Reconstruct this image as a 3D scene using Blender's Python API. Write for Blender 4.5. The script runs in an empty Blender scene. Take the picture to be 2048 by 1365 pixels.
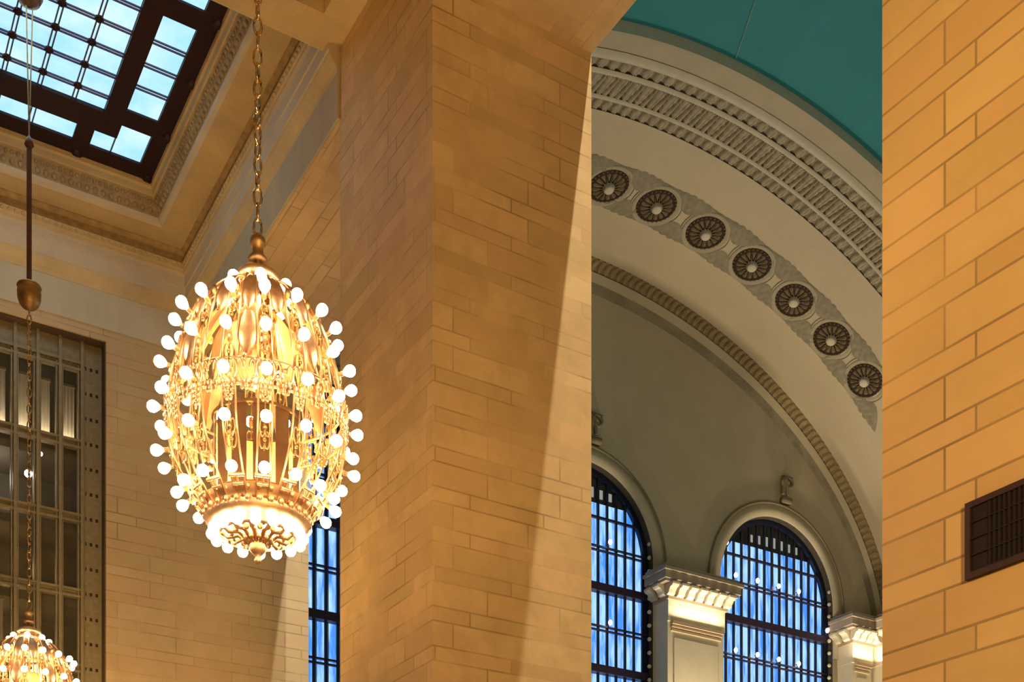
import bpy, math, random
from mathutils import Vector, Matrix
random.seed(7)
scene = bpy.context.scene
COL = scene.collection
TH = math.atan2(.5249, .8512)          # hall axes are turned against the viewing direction
EYE = 1.6                               # heights below are measured from eye level
PI = math.pi
sin, cos = math.sin, math.cos

# ------------------------------------------------------------------ helpers
class MB:
    def __init__(s): s.v = []; s.f = []
    def add(s, vs, fs):
        n = len(s.v); s.v += [tuple(v) for v in vs]; s.f += [tuple(i+n for i in f) for f in fs]; return s
    def box(s, x0, x1, y0, y1, z0, z1):
        return s.add([(x0,y0,z0),(x1,y0,z0),(x1,y1,z0),(x0,y1,z0),(x0,y0,z1),(x1,y0,z1),(x1,y1,z1),(x0,y1,z1)],
              [(0,3,2,1),(4,5,6,7),(0,1,5,4),(1,2,6,5),(2,3,7,6),(3,0,4,7)])
    def quad(s, a, b, c, d): return s.add([a,b,c,d],[(0,1,2,3)])
    def grid(s, rows, closed=False):
        m = len(rows[0]); vs = [p for r in rows for p in r]; fs = []
        for i in range(len(rows)-1):
            for j in range(m if closed else m-1):
                k = (j+1) % m
                fs.append((i*m+j, i*m+k, (i+1)*m+k, (i+1)*m+j))
        return s.add(vs, fs)
    def lathe(s, prof, n=16, c=(0,0,0), M=None):
        rows = []
        for r, z in prof:
            row = []
            for k in range(n):
                t = 2*PI*k/n
                p = Vector((r*cos(t), r*sin(t), z))
                if M is not None: p = M @ p
                row.append((p[0]+c[0], p[1]+c[1], p[2]+c[2]))
            rows.append(row)
        return s.grid(rows, True)
    def tube(s, pts, r, n=6, closed=False):
        pts = [Vector(p) for p in pts]; rows = []; N = len(pts)
        for i, p in enumerate(pts):
            if closed: d = pts[(i+1) % N] - pts[i-1]
            else: d = pts[min(i+1, N-1)] - pts[max(i-1, 0)]
            d.normalize()
            u = d.cross(Vector((0,0,1)))
            if u.length < .05: u = d.cross(Vector((0,1,0)))
            u.normalize(); w = d.cross(u)
            rr = r[i] if isinstance(r, (list, tuple)) else r
            rows.append([tuple(p + u*rr*cos(2*PI*k/n) + w*rr*sin(2*PI*k/n)) for k in range(n)])
        if closed: rows.append(rows[0])
        s.grid(rows, True)
        if not closed:
            s.add(rows[0], [tuple(range(n))]); s.add(rows[-1], [tuple(range(n))[::-1]])
        return s
    def sphere(s, c, r, n=10, m=7, sz=1.0):
        prof = [(max(.0005, r*sin(PI*i/m)), -r*sz*cos(PI*i/m)) for i in range(m+1)]
        return s.lathe(prof, n, c)

def link(name, mb, mat, parent=None, smooth=False, arch=False):
    me = bpy.data.meshes.new(name); me.from_pydata(mb.v, [], mb.f); me.update()
    mats = mat if isinstance(mat, list) else [mat]
    for m in mats: me.materials.append(m)
    if smooth:
        for p in me.polygons: p.use_smooth = True
    o = bpy.data.objects.new(name, me); COL.objects.link(o)
    if parent: o.parent = parent
    elif arch: o.rotation_euler.z = TH; o.location.z = EYE
    return o
def structure(name, mb, mat, label=None, smooth=False):
    o = link(name, mb, mat, None, smooth, True); o['kind'] = 'structure'
    o['label'] = label or name.replace('_', ' '); o['category'] = name.split('_')[0]
    return o
def W(a, b, z):                          # hall coordinates to world
    return Vector((a*cos(TH)-b*sin(TH), a*sin(TH)+b*cos(TH), z+EYE))
def thing(name, loc, label, cat, group=None):
    o = bpy.data.objects.new(name, None); COL.objects.link(o)
    o.location = W(*loc); o.rotation_euler.z = TH
    o.empty_display_size = .2
    o['label'] = label; o['category'] = cat
    if group: o['group'] = group
    return o
def copy_tree(o, parent=None):
    c = o.copy(); COL.objects.link(c); c.parent = parent
    for ch in list(o.children): copy_tree(ch, c)
    return c

# ------------------------------------------------------------------ materials
def mat_new(name):
    m = bpy.data.materials.new(name); m.use_nodes = True
    nt = m.node_tree; return m, nt, nt.nodes['Principled BSDF']
def mth(nt, op, a, b=None, c=None):
    n = nt.nodes.new('ShaderNodeMath'); n.operation = op
    for i, v in enumerate((a, b, c)):
        if v is None: continue
        if isinstance(v, (int, float)): n.inputs[i].default_value = v
        else: nt.links.new(v, n.inputs[i])
    return n.outputs[0]
def noise(nt, vec, scale, detail=3, rough=.55):
    n = nt.nodes.new('ShaderNodeTexNoise'); n.inputs['Scale'].default_value = scale
    n.inputs['Detail'].default_value = detail; n.inputs['Roughness'].default_value = rough
    nt.links.new(vec, n.inputs['Vector']); return n
def ramp(nt, fac, stops):
    n = nt.nodes.new('ShaderNodeValToRGB'); e = n.color_ramp.elements
    while len(e) < len(stops): e.new(.5)
    for i, (p, c) in enumerate(stops): e[i].position = p; e[i].color = (*c, 1)
    nt.links.new(fac, n.inputs[0]); return n.outputs[0]
def mixc(nt, fac, a, b, mode='MIX'):
    n = nt.nodes.new('ShaderNodeMix'); n.data_type = 'RGBA'; n.blend_type = mode
    for i, v in ((0, fac), (6, a), (7, b)):
        if isinstance(v, tuple): n.inputs[i].default_value = (*v, 1)
        elif isinstance(v, (int, float)): n.inputs[i].default_value = v
        else: nt.links.new(v, n.inputs[i])
    return n.outputs[2]

def ramp_f(nt, v, a, b):
    n = nt.nodes.new('ShaderNodeMapRange'); n.inputs[1].default_value = a; n.inputs[2].default_value = b
    nt.links.new(v, n.inputs[0]); return n.outputs[0]
def stone_mat(name, base, vary=.25, joint=(.22,.14,.065), joint_w=.009, period=.603, split=.63, jgain=1.7, joff=-.38, odd_t=2.0, mottle=.35):
    m, nt, bs = mat_new(name); L = nt.links.new
    tc = nt.nodes.new('ShaderNodeTexCoord')
    sp = nt.nodes.new('ShaderNodeSeparateXYZ'); L(tc.outputs['Object'], sp.inputs[0])
    sn = nt.nodes.new('ShaderNodeSeparateXYZ'); L(tc.outputs['Normal'], sn.inputs[0])
    ay = mth(nt, 'GREATER_THAN', mth(nt, 'ABSOLUTE', sn.outputs[1]), .7)
    az = mth(nt, 'GREATER_THAN', mth(nt, 'ABSOLUTE', sn.outputs[2]), .7)
    mx = nt.nodes.new('ShaderNodeMix'); L(ay, mx.inputs[0]); L(sp.outputs[1], mx.inputs[2]); L(sp.outputs[0], mx.inputs[3])
    u = mx.outputs[0]
    mz = nt.nodes.new('ShaderNodeMix'); L(az, mz.inputs[0]); L(sp.outputs[2], mz.inputs[2]); L(sp.outputs[0], mz.inputs[3])
    v = mth(nt, 'DIVIDE', mth(nt, 'ADD', mz.outputs[0], 55.79), period)
    fl = mth(nt, 'FLOOR', v); fr = mth(nt, 'FRACT', v)
    short = mth(nt, 'GREATER_THAN', fr, split)
    cid = mth(nt, 'MULTIPLY_ADD', fl, 2, short)
    wn = nt.nodes.new('ShaderNodeTexWhiteNoise'); wn.noise_dimensions = '1D'; L(cid, wn.inputs['W'])
    # block length differs by course; joints of tall courses line up over one another
    length = mth(nt, 'MULTIPLY_ADD', short, 0, 1.35)
    # joint of tall courses near 6.69 m, of short courses near 6.38 m, now and then shifted
    odd = mth(nt, 'GREATER_THAN', wn.outputs['Value'], odd_t)
    off = mth(nt, 'ADD', mth(nt, 'MULTIPLY_ADD', short, .23, .60), mth(nt, 'MULTIPLY', odd, .45))
    uu = mth(nt, 'ADD', mth(nt, 'DIVIDE', mth(nt, 'ADD', u, 60.0), length), off)
    bi = mth(nt, 'FLOOR', uu); fu = mth(nt, 'FRACT', uu)
    cb = nt.nodes.new('ShaderNodeCombineXYZ'); L(bi, cb.inputs[0]); L(cid, cb.inputs[1])
    wb = nt.nodes.new('ShaderNodeTexWhiteNoise'); wb.noise_dimensions = '2D'; L(cb.outputs[0], wb.inputs['Vector'])
    # distance to nearest joint (metres)
    dv1 = mth(nt, 'MULTIPLY', mth(nt, 'MINIMUM', fr, mth(nt, 'SUBTRACT', 1, fr)), period)
    dv2 = mth(nt, 'MULTIPLY', mth(nt, 'ABSOLUTE', mth(nt, 'SUBTRACT', fr, split)), period)
    du = mth(nt, 'MULTIPLY', mth(nt, 'MINIMUM', fu, mth(nt, 'SUBTRACT', 1, fu)), length)
    d = mth(nt, 'MINIMUM', mth(nt, 'MINIMUM', dv1, dv2), du)
    jn = mth(nt, 'LESS_THAN', d, joint_w)
    n1 = noise(nt, tc.outputs['Object'], 1.1, 5); n2 = noise(nt, tc.outputs['Object'], 7, 4, .65)
    # soft veining that runs along the bed
    mp = nt.nodes.new('ShaderNodeMapping'); mp.inputs['Scale'].default_value = (.6, .6, 4.0); L(tc.outputs['Object'], mp.inputs[0])
    n3 = noise(nt, mp.outputs[0], 1.5, 5, .6)
    t = mth(nt, 'ADD', mth(nt, 'MULTIPLY', wb.outputs['Value'], .55), mth(nt, 'ADD', mth(nt, 'MULTIPLY', n3.outputs[0], .35), mth(nt, 'MULTIPLY', n2.outputs[0], .22)))
    lo = tuple(c*(1-vary)*k for c, k in zip(base, (1, .97, .9))); hi = tuple(min(1, c*(1+vary*.75)) for c in base)
    col = ramp(nt, t, [(.2, lo), (.95, hi)])
    col = mixc(nt, mth(nt, 'MULTIPLY', n1.outputs[0], .35), col, tuple(c*k for c, k in zip(base, (.86, .74, .56))))
    # rosy and olive blocks, and cloudy patches inside them
    sc = nt.nodes.new('ShaderNodeSeparateColor'); L(wb.outputs['Color'], sc.inputs[0])
    col = mixc(nt, mth(nt, 'MULTIPLY', sc.outputs[1], .42), col, tuple(c*k for c, k in zip(base, (1.02, .83, .86))))
    n5 = noise(nt, tc.outputs['Object'], 1.9, 5, .65)
    col = mixc(nt, mth(nt, 'MULTIPLY', ramp_f(nt, n5.outputs[0], .42, .70), mottle), col, tuple(c*k for c, k in zip(base, (.72, .66, .58))))
    n4 = noise(nt, tc.outputs['Object'], .8, 2)
    jf = mth(nt, 'MULTIPLY', jn, mth(nt, 'MULTIPLY_ADD', n4.outputs[0], jgain, joff))
    col = mixc(nt, jf, col, joint)
    L(col, bs.inputs['Base Color']); bs.inputs['Roughness'].default_value = .62
    bs.inputs['Specular IOR Level'].default_value = .3
    bp = nt.nodes.new('ShaderNodeBump'); bp.inputs['Strength'].default_value = .25; bp.inputs['Distance'].default_value = .01
    L(mth(nt, 'ADD', mth(nt, 'MULTIPLY', n2.outputs[0], .5), mth(nt, 'SUBTRACT', 1, jn)), bp.inputs['Height'])
    L(bp.outputs[0], bs.inputs['Normal'])
    return m
def plaster(name, base, vary=.12, rough=.75, scale=1.2, bump=.15, streak=False):
    m, nt, bs = mat_new(name); L = nt.links.new
    tc = nt.nodes.new('ShaderNodeTexCoord')
    vec = tc.outputs['Object']
    if streak:
        mp = nt.nodes.new('ShaderNodeMapping'); mp.inputs['Scale'].default_value = (2.5, 2.5, .25); L(vec, mp.inputs[0]); vec = mp.outputs[0]
    n1 = noise(nt, vec, scale, 5, .6); n2 = noise(nt, tc.outputs['Object'], scale*14, 3)
    t = mth(nt, 'ADD', mth(nt, 'MULTIPLY', n1.outputs[0], .75), mth(nt, 'MULTIPLY', n2.outputs[0], .25))
    L(ramp(nt, t, [(.3, tuple(c*(1-vary) for c in base)), (.7, tuple(min(1, c*(1+vary)) for c in base))]), bs.inputs['Base Color'])
    bs.inputs['Roughness'].default_value = rough; bs.inputs['Specular IOR Level'].default_value = .25
    bp = nt.nodes.new('ShaderNodeBump'); bp.inputs['Strength'].default_value = bump; bp.inputs['Distance'].default_value = .02
    L(t, bp.inputs['Height']); L(bp.outputs[0], bs.inputs['Normal'])
    return m
def metal(name, base, rough=.35, met=1.0, vary=.2):
    m, nt, bs = mat_new(name); L = nt.links.new
    tc = nt.nodes.new('ShaderNodeTexCoord'); n1 = noise(nt, tc.outputs['Object'], 9, 4)
    L(ramp(nt, n1.outputs[0], [(.3, tuple(c*(1-vary) for c in base)), (.7, tuple(min(1, c*(1+vary)) for c in base))]), bs.inputs['Base Color'])
    bs.inputs['Metallic'].default_value = met; bs.inputs['Roughness'].default_value = rough
    return m
def emis(name, c, s, c2=None, scale=(1,1,1), nscale=1.0, stops=(.4,.65)):
    m, nt, bs = mat_new(name); L = nt.links.new
    bs.inputs['Base Color'].default_value = (.05,.05,.05,1)
    bs.inputs['Roughness'].default_value = .2
    if c2:
        tc = nt.nodes.new('ShaderNodeTexCoord')
        mp = nt.nodes.new('ShaderNodeMapping'); mp.inputs['Scale'].default_value = scale; L(tc.outputs['Object'], mp.inputs[0])
        n = noise(nt, mp.outputs[0], nscale, 4, .6)
        L(ramp(nt, n.outputs[0], [(stops[0], c), (stops[1], c2)]), bs.inputs['Emission Color'])
    else: bs.inputs['Emission Color'].default_value = (*c, 1)
    bs.inputs['Emission Strength'].default_value = s
    return m

STONE = stone_mat('warm_marble_blocks', (.66,.485,.24), joint_w=.012, vary=.20, mottle=.15, jgain=1.1, joff=.0)
STONEC = stone_mat('cloudy_marble_blocks', (.68,.50,.25), joint_w=.013, vary=.20, mottle=.55, jgain=2.2, joff=-.85, odd_t=.6)
STONE2 = stone_mat('warm_marble_blocks_far', (.58,.46,.28), vary=.12, joint_w=.013, jgain=1.8, joff=-.65, odd_t=.6)
FRIEZE = plaster('frieze_plaster', (.48,.41,.28), .1, streak=True, scale=1.0)
FRIEZEL = plaster('pale_frieze', (.56,.50,.38), .08, streak=True, scale=1.0)
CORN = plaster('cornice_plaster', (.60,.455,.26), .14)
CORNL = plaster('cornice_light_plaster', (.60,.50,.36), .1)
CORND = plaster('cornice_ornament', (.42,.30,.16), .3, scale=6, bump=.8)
VAULTW = plaster('end_wall_plaster', (.50,.44,.32), .10, scale=.5)
ARCHP = plaster('arch_plaster', (.50,.42,.29), .07, scale=.4)
ARCHL = plaster('arch_fillet', (.56,.50,.38), .1, scale=2)
ARCHO = plaster('arch_leaf_ornament', (.40,.34,.23), .25, scale=3.5, bump=.6)
ARCHB = plaster('arch_brown_ornament', (.33,.24,.12), .30, scale=3, bump=.6)
ARCHG = plaster('arch_grey_border', (.25,.21,.14), .25, scale=1.2, bump=.4)
LEAFSHADE = plaster('painted_shade_leaf_hollows', (.26,.215,.14), .2, scale=4)  # shade painted into the hollows of the leaf bands
BROWNSHADE = plaster('painted_shade_brown_hollows', (.26,.185,.09), .2, scale=4)  # the same painted shade for the brown band
SPAND = plaster('spandrel_leaf', (.27,.235,.165), .25, scale=4, bump=.6)  # darker tone stands in for shade on the spandrel leaves
TEAL = plaster('teal_painted_vault', (.036,.225,.25), .10, rough=.8, scale=.5, bump=.03)
GOLDL = plaster('gilt_line', (.14,.30,.27), .1)
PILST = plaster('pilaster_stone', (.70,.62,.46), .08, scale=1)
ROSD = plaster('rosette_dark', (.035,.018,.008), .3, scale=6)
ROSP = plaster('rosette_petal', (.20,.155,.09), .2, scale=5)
ROSC = plaster('rosette_boss', (.60,.54,.42), .1)
BRONZE = metal('dark_bronze', (.035,.015,.022), .45, .6)
WBRONZE = metal('window_bronze', (.27,.22,.13), .5, .35, .15)
WDARK = plaster('window_hole_dark', (.03,.025,.015), .2)
BRASS = metal('lit_brass', (.66,.42,.23), .48)
BRASSD = metal('aged_brass', (.42,.26,.11), .5)
DRUM = plaster('drum_bronze', (.10,.06,.025), .2)
CHAINM = metal('chain_metal', (.72,.55,.34), .2)
VENTM = metal('vent_metal', (.006,.001,.001), .8, .0)
BULB = emis('lamp_bulb', (1.0,.74,.46), 42)
SKYG = emis('skylight_glass', (.42,.86,1.1), 1.0, (.68,1.0,1.15), (1,1,1), .8)
BLUEG = emis('blue_lit_glass', (.06,.27,.86), 1.15, (.40,.70,1.0), (2.2,1,.35), 1.3, (.40,.60))
SMALLL = emis('small_lamp', (1,.92,.9), 9)
WINBAR = metal('window_bar_navy', (.012,.018,.05), .4, .3)
WINREV = plaster('window_reveal', (.07,.06,.045), .3, scale=3)
ROOMW = plaster('room_wall', (.16,.125,.07), .15)
SHADE = plaster('window_blind', (.52,.45,.33), .10)
LAMPG = emis('room_lamp', (1,.95,.88), 14)
FLOORM = stone_mat('floor_marble', (.50,.42,.33), joint_w=.006, period=1.2, split=.5)
def dark_glass():
    m, nt, bs = mat_new('office_glass')
    bs.inputs['Base Color'].default_value = (.10,.09,.065,1); bs.inputs['Roughness'].default_value = .08
    bs.inputs['Alpha'].default_value = .22
    return m
OGLASS = dark_glass()

# ------------------------------------------------------------------ layout (a: across hall, b: along hall)
A0, B0 = 8.43, 15.95        # near corner of the central pier
AW = 11.36                   # back of the piers = side wall of the concourse
PD = 3.46                    # pier depth along b
BAY = 12.05
B1 = 28.12                   # end wall of the hall
ZS = 15.88                   # soffit over the openings
AL = -.79                    # left side of the hall
BEAM = 17.12

floor = MB().box(-30, 70, -30, 60, -1.75, -1.6)
structure('floor', floor, FLOORM)
structure('wall_center', MB().box(A0, AW, B0, B0+PD, -1.6, ZS), STONEC, 'massive stone pier in the middle between the two openings')
structure('wall_right', MB().box(A0, AW, B0-BAY, B0-BAY+PD, -1.6, ZS), STONE, 'near stone pier filling the right edge')
for i in (0, 1):
    structure('wall_left', MB().box(AL-PD, AL, B0-BAY*i, B0-BAY*i+PD, -1.6, ZS), STONE)
# lintel over the openings, continuous along the hall
m = MB().box(A0, AW, B0-BAY-16, B1, ZS, 20.6); structure('trim_1', m, STONEC, 'stone lintel and soffit over the openings', )
structure('trim_2', MB().box(AL-PD, AL, B0-BAY-16, B1, ZS, 20.6), STONE, 'left hand lintel')
# the plain grey frieze that faces the lintel
for i in (0, 1):
    bs_, be_ = B0+PD-BAY*i, B1-BAY*i if i == 0 else B0
    structure('trim_3' if i == 0 else 'trim_4', MB().box(A0-.05, A0-.003, bs_, be_-.002, ZS+.002, 17.2).box(AL+.003, AL+.05, bs_, be_-.002, ZS+.002, 17.2), FRIEZE, 'plain grey frieze above the opening')
# cross beams between the piers, each with a sunk panel in its soffit
for i in (0, 1):
    b0, b1 = B0-BAY*i, B0-BAY*i+PD
    m = MB(); q = .52; zt = BEAM+.22
    x0, x1 = AL+.002, A0-.002
    m.box(x0, x1, b0, b0+q, BEAM, 19.4); m.box(x0, x1, b1-q, b1, BEAM, 19.4)
    m.box(x0, x0+q, b0+q, b1-q, BEAM, 19.4); m.box(x1-q, x1, b0+q, b1-q, BEAM, 19.4)
    m.box(x0+q, x1-q, b0+q, b1-q, zt, 19.4)
    structure('ceiling_beam' if i == 0 else 'ceiling_beam_near', m, CORN, 'flat cross beam with sunk panel')

# end wall of the hall, with the tall window opening
WA0, WA1, WZ = 1.20, 6.44, 15.62
m = MB(); m.box(AL-PD, WA0, B1, B1+1.0, -1.6, 20.6); m.box(WA1, AW, B1, B1+1.0, -1.6, 20.6); m.box(WA0, WA1, B1, B1+1.0, WZ, 20.6)
structure('wall_far_left', m, STONE2, 'pale stone end wall of the hall beside the tall bronze window')

structure('trim_8', MB().box(AL, A0-.05, B1-.04, B1-.003, ZS+.0, 16.75), FRIEZEL, 'pale frieze over the bronze window')
# cornice of the coffer: profile swept round the rectangle
def sweep_rect(a0, a1, b0, b1, prof):
    m = MB()
    m.grid([[(a0+d, b0, z), (a0+d, b1-d, z), (a1-d, b1-d, z), (a1-d, b0, z)] for d, z in prof])
    for (d0, z0), (d1, z1) in zip(prof, prof[1:]):
        if abs(z1-z0) > .005: m.quad((a1, b0+.001, z0), (a1-d0, b0+.001, z0), (a1-d1, b0+.001, z1), (a1, b0+.001, z1))
    near = [(d, max(z, BEAM+.01)) for d, z in prof]
    return m.grid([[(a0+d, b0+d, z), (a1-d, b0+d, z)] for d, z in near])
prof_parts = [
  ('frieze_moulding', CORN, [(.0,16.70),(.06,16.71),(.07,16.78),(.12,16.83),(.19,16.95),(.20,17.0)]),
  ('fascia', CORNL, [(.20,17.0),(.23,17.01),(.235,17.24),(.26,17.26),(.265,17.50),(.285,17.56)]),
  ('fillet', CORN, [(.285,17.56),(.30,17.57),(.305,17.63),(.33,17.65),(.335,17.72),(.36,17.76),(.30,17.78)]),
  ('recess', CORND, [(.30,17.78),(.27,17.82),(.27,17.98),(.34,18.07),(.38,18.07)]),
  ('panel', CORN, [(.38,18.07),(.98,18.07)]),
  ('light_band', CORNL, [(.98,18.07),(.99,18.0),(1.0,17.99),(1.08,18.05),(1.10,18.12)]),
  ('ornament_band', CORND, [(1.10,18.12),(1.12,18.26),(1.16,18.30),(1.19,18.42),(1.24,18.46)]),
  ('inner_band', CORN, [(1.24,18.46),(1.27,18.47),(1.29,18.58),(1.33,18.62),(1.345,18.78)]),
]
BA, BB = B0+PD, B1
first = None
roots = structure('trim_5', MB().box(AL, A0, BA, BB, 19.45, 19.6), CORN, 'moulded coffer cornice round the skylight')
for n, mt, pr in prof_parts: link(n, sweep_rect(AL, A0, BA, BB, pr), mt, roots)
# bead and egg ornaments on the bands along the far and the right side
def eggs(d, z, step, r, mt, name):
    m = MB()
    x = AL+d
    while x < A0-d: m.sphere((x, BB-d, z), r, 6, 4, 1.2); x += step
    y = BA+d
    while y < BB-d: m.sphere((A0-d, y, z), r, 6, 4, 1.2); y += step
    link(name, m, mt, roots, True)
eggs(1.13, 18.22, .17, .055, CORND, 'egg_ornament'); eggs(.345, 17.70, .14, .035, CORN, 'bead_ornament'); eggs(1.19, 18.37, .12, .04, CORND, 'leaf_ornament')
# roof above the near bay (out of view) and around the skylight frame
structure('ceiling', MB().box(AL, A0, B0-BAY+PD, B0, 18.95, 19.1).box(AL, A0, -12.0, B0-BAY, 18.95, 19.1), CORN, 'flat ceiling of the nearer bay')

# ------------------------------------------------------------------ skylight
ZK = 18.74
CA, CB = 3.82, 23.6
sky = structure('window_1', MB(), BRONZE, 'leaded skylight with dark bronze frame and pale blue glass')
def frame_bar(m, a0, a1, b0, b1, h=.05, z=ZK-.03): m.box(min(a0,a1), max(a0,a1), min(b0,b1), max(b0,b1), z, z+h)
fr = MB()
IA, IB = 1.92, 1.62          # half size of inner panel
OA, OB = 3.28, 3.20          # outer
# outer rim with rounded nodes
for s in (-1, 1):
    frame_bar(fr, CA+s*2.94, CA+s*OA, CB-OB, CB+OB)
    frame_bar(fr, CA-2.94, CA+2.94, CB+s*2.77, CB+s*OB)
link('outer_rim', fr, BRONZE, sky)
fr = MB()
for s in (-1, 1):
    frame_bar(fr, CA+s*IA, CA+s*2.30, CB-2.23, CB+2.23, .06, ZK-.05)
    frame_bar(fr, CA-IA, CA+IA, CB+s*IB, CB+s*2.23, .06, ZK-.05)
link('inner_rim', fr, BRONZE, sky)
fr = MB()
for s in (-1, 1):
    for t in (-1, 1):
        frame_bar(fr, CA+s*2.30, CA+s*2.94, CB+t*1.35, CB+t*1.82)      # cross pieces of side strips
        frame_bar(fr, CA+s*1.52, CA+s*1.87, CB+t*2.23, CB+t*2.77)      # cross pieces of end strips
        frame_bar(fr, CA+s*2.30, CA+s*2.32, CB+t*1.82, CB+t*2.25)
        frame_bar(fr, CA+s*2.29, CA+s*2.31, CB+t*1.82, CB+t*2.77)
link('cross_rail', fr, BRONZE, sky)
fr = MB()
for n in (-2,-1,0,1,2):
    for o in (-.035, .035):
        frame_bar(fr, CA+n*.66+o-.012, CA+n*.66+o+.012, CB-IB, CB+IB, .03, ZK-.02)
        frame_bar(fr, CA-IA, CA+IA, CB+n*.617+o-.012, CB+n*.617+o+.012, .03, ZK-.02)
    if abs(n) <= 2:
        for s in (-1, 1):
            for o in (-.04, .04):
                frame_bar(fr, CA+s*2.3, CA+s*2.94, CB-.0+n*.64+o-.012, CB+n*.64+o+.012, .03, ZK-.02) if abs(n) < 2 else None
                frame_bar(fr, CA+n*.68+o-.012, CA+n*.68+o+.012, CB+s*2.23, CB+s*2.77, .03, ZK-.02) if abs(n) < 2 else None
link('glazing_bar', fr, metal('violet_lead', (.10,.06,.14), .4, .3), sky)
fr = MB()
for n in range(-2, 3):
    for k in range(-2, 3):
        fr.lathe([(.001,-.04),(.055,-.03),(.085,0),(.085,.05),(.001,.06)], 12, (CA+n*.66, CB+k*.617, ZK-.01))
link('node_rosette', fr, BRONZE, sky, True)
fr = MB()
for s in (-1, 1):
    for q in (-3.2,-1.7, 0, 1.7, 3.2):
        fr.lathe([(.001,-.08),(.08,-.07),(.13,-.03),(.14,.03),(.001,.04)], 14, (CA+s*3.24, CB+q, ZK))
        fr.lathe([(.001,-.08),(.08,-.07),(.13,-.03),(.14,.03),(.001,.04)], 14, (CA+q, CB+s*3.16, ZK))
link('rim_boss', fr, BRONZE, sky, True)
# glass panes, one for each light
gl = MB(); gl.box(CA-IA+.01, CA+IA-.01, CB-IB+.01, CB+IB-.01, ZK+.015, ZK+.03)
link('center_glass', gl, SKYG, sky)
for s in (-1, 1):
    gl = MB(); gl.box(min(CA+s*2.31,CA+s*2.93), max(CA+s*2.31,CA+s*2.93), CB-2.76, CB+2.76, ZK+.015, ZK+.03); link('side_glass', gl, SKYG, sky)
    gl = MB(); gl.box(CA-2.29, CA+2.29, min(CB+s*2.24,CB+s*2.76), max(CB+s*2.24,CB+s*2.76), ZK+.015, ZK+.03); link('end_glass', gl, SKYG, sky)
link('roof_cap', MB().box(CA-3.4, CA+3.4, CB-3.3, CB+3.3, ZK+.5, ZK+.6), BRONZE, sky)

# ------------------------------------------------------------------ tall bronze window of the end wall
win = structure('window_2', MB(), WBRONZE, 'tall bronze framed window in the end wall')
bw = B1+.30
P = .476
tr = [15.02, 13.24, 11.55, 9.84, 8.13, 6.42]
m = MB()
# dotted border: plate with small square holes built as dark inset plugs
m.box(WA1-.48, WA1, bw, bw+.10, -1.6, WZ); m.box(WA0, WA0+.48, bw, bw+.10, -1.6, WZ); m.box(WA0+.48, WA1-.48, bw, bw+.10, 15.02, WZ)
link('border_plate', m, WBRONZE, win)
m = MB(); m.box(WA1-.03, WA1, bw-.25, bw, -1.6, WZ); m.box(WA0, WA1, bw-.25, bw, WZ-.035, WZ)
link('dark_edge', m, plaster('edge_bronze', (.10,.06,.03), .2), win)
m = MB()
for k in range(24):
    z = 15.02-.573*k
    for j in range(3):
        for sx, x in ((1, WA1-.40+j*.13), (-1, WA0+.40-j*.13)): m.box(x-.028, x+.028, bw-.012, bw+.01, z-.035, z+.035)
for i in range(9):
    for j in range(4):
        x = WA1-.55-i*P-j*.105; m.box(x-.022, x+.022, bw-.012, bw+.01, 15.06, 15.12)
link('border_hole', m, WDARK, win)
ms = []
m = MB()
for i in range(10):
    x = WA1-.48-i*P
    if x < WA0+.4: break
    m.box(x-.035, x+.035, bw-.10, bw+.08, -1.6, WZ-.04); m.box(x-.085, x-.05, bw-.04, bw+.08, -1.6, 15.02); m.box(x+.05, x+.075, bw-.04, bw+.08, -1.6, 15.02)
link('mullion', m, WBRONZE, win)
m = MB()
for z in tr: m.box(WA0+.48, WA1-.48, bw-.06, bw+.08, z-.11, z-.055); m.box(WA0+.48, WA1-.48, bw-.06, bw+.08, z+.045, z+.10); m.box(WA0+.48, WA1-.48, bw+.02, bw+.06, z-.06, z+.05)
link('transom', m, WBRONZE, win)
link('glass', MB().box(WA0+.48, WA1-.48, bw+.085, bw+.095, -1.6, 15.0), OGLASS, win)
# what lies behind it: floors of a passage with blinds and lamps
room = structure('wall_behind_window', MB().box(WA0-1, WA1+1, bw+2.2, bw+2.3, -1.6, 16.2).box(WA1+.9, WA1+1, bw+.8, bw+2.3, -1.6, 16.2).box(WA0-1, WA0-.9, bw+.8, bw+2.3, -1.6, 16.2), ROOMW, 'dim room behind the bronze window')
structure('ceiling_behind_window', MB().box(WA0-1, WA1+1, bw+.75, bw+2.3, 15.7, 16.2), ROOMW)
for z in tr[1:]: structure('floor_behind_window', MB().box(WA0-.9, WA1+.9, bw+.75, bw+2.2, z-.09, z+.09), ROOMW)
WG = 'pale blinds in the top row of the bronze window'
for i, (x, wd, lab) in enumerate([(5.72,.30,'narrow pale blind nearest the stone wall, behind the bronze window'), (5.20,.27,'pale blind behind the bronze window, second from the stone wall'),
        (4.74,.30,'pale blind behind the bronze window next to the hanging chain'), (4.22,.34,'brightest pale blind at the left picture edge behind the bronze window')]):
    t = thing('window_blind', (x, bw+.35, 13.35), lab, 'blind', WG)
    link('fabric', MB().grid([[(-wd/2+wd*k/12, .012*sin(k*1.9), z) for k in range(13)] for z in (0, 1.32)]), SHADE, t, True)
    link('head_rail', MB().box(-wd/2-.02, wd/2+.02, -.03, .03, 1.32, 1.38), WBRONZE, t)
    link('bottom_bar', MB().box(-wd/2, wd/2, -.015, .015, -.03, 0), WBRONZE, t)
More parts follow.
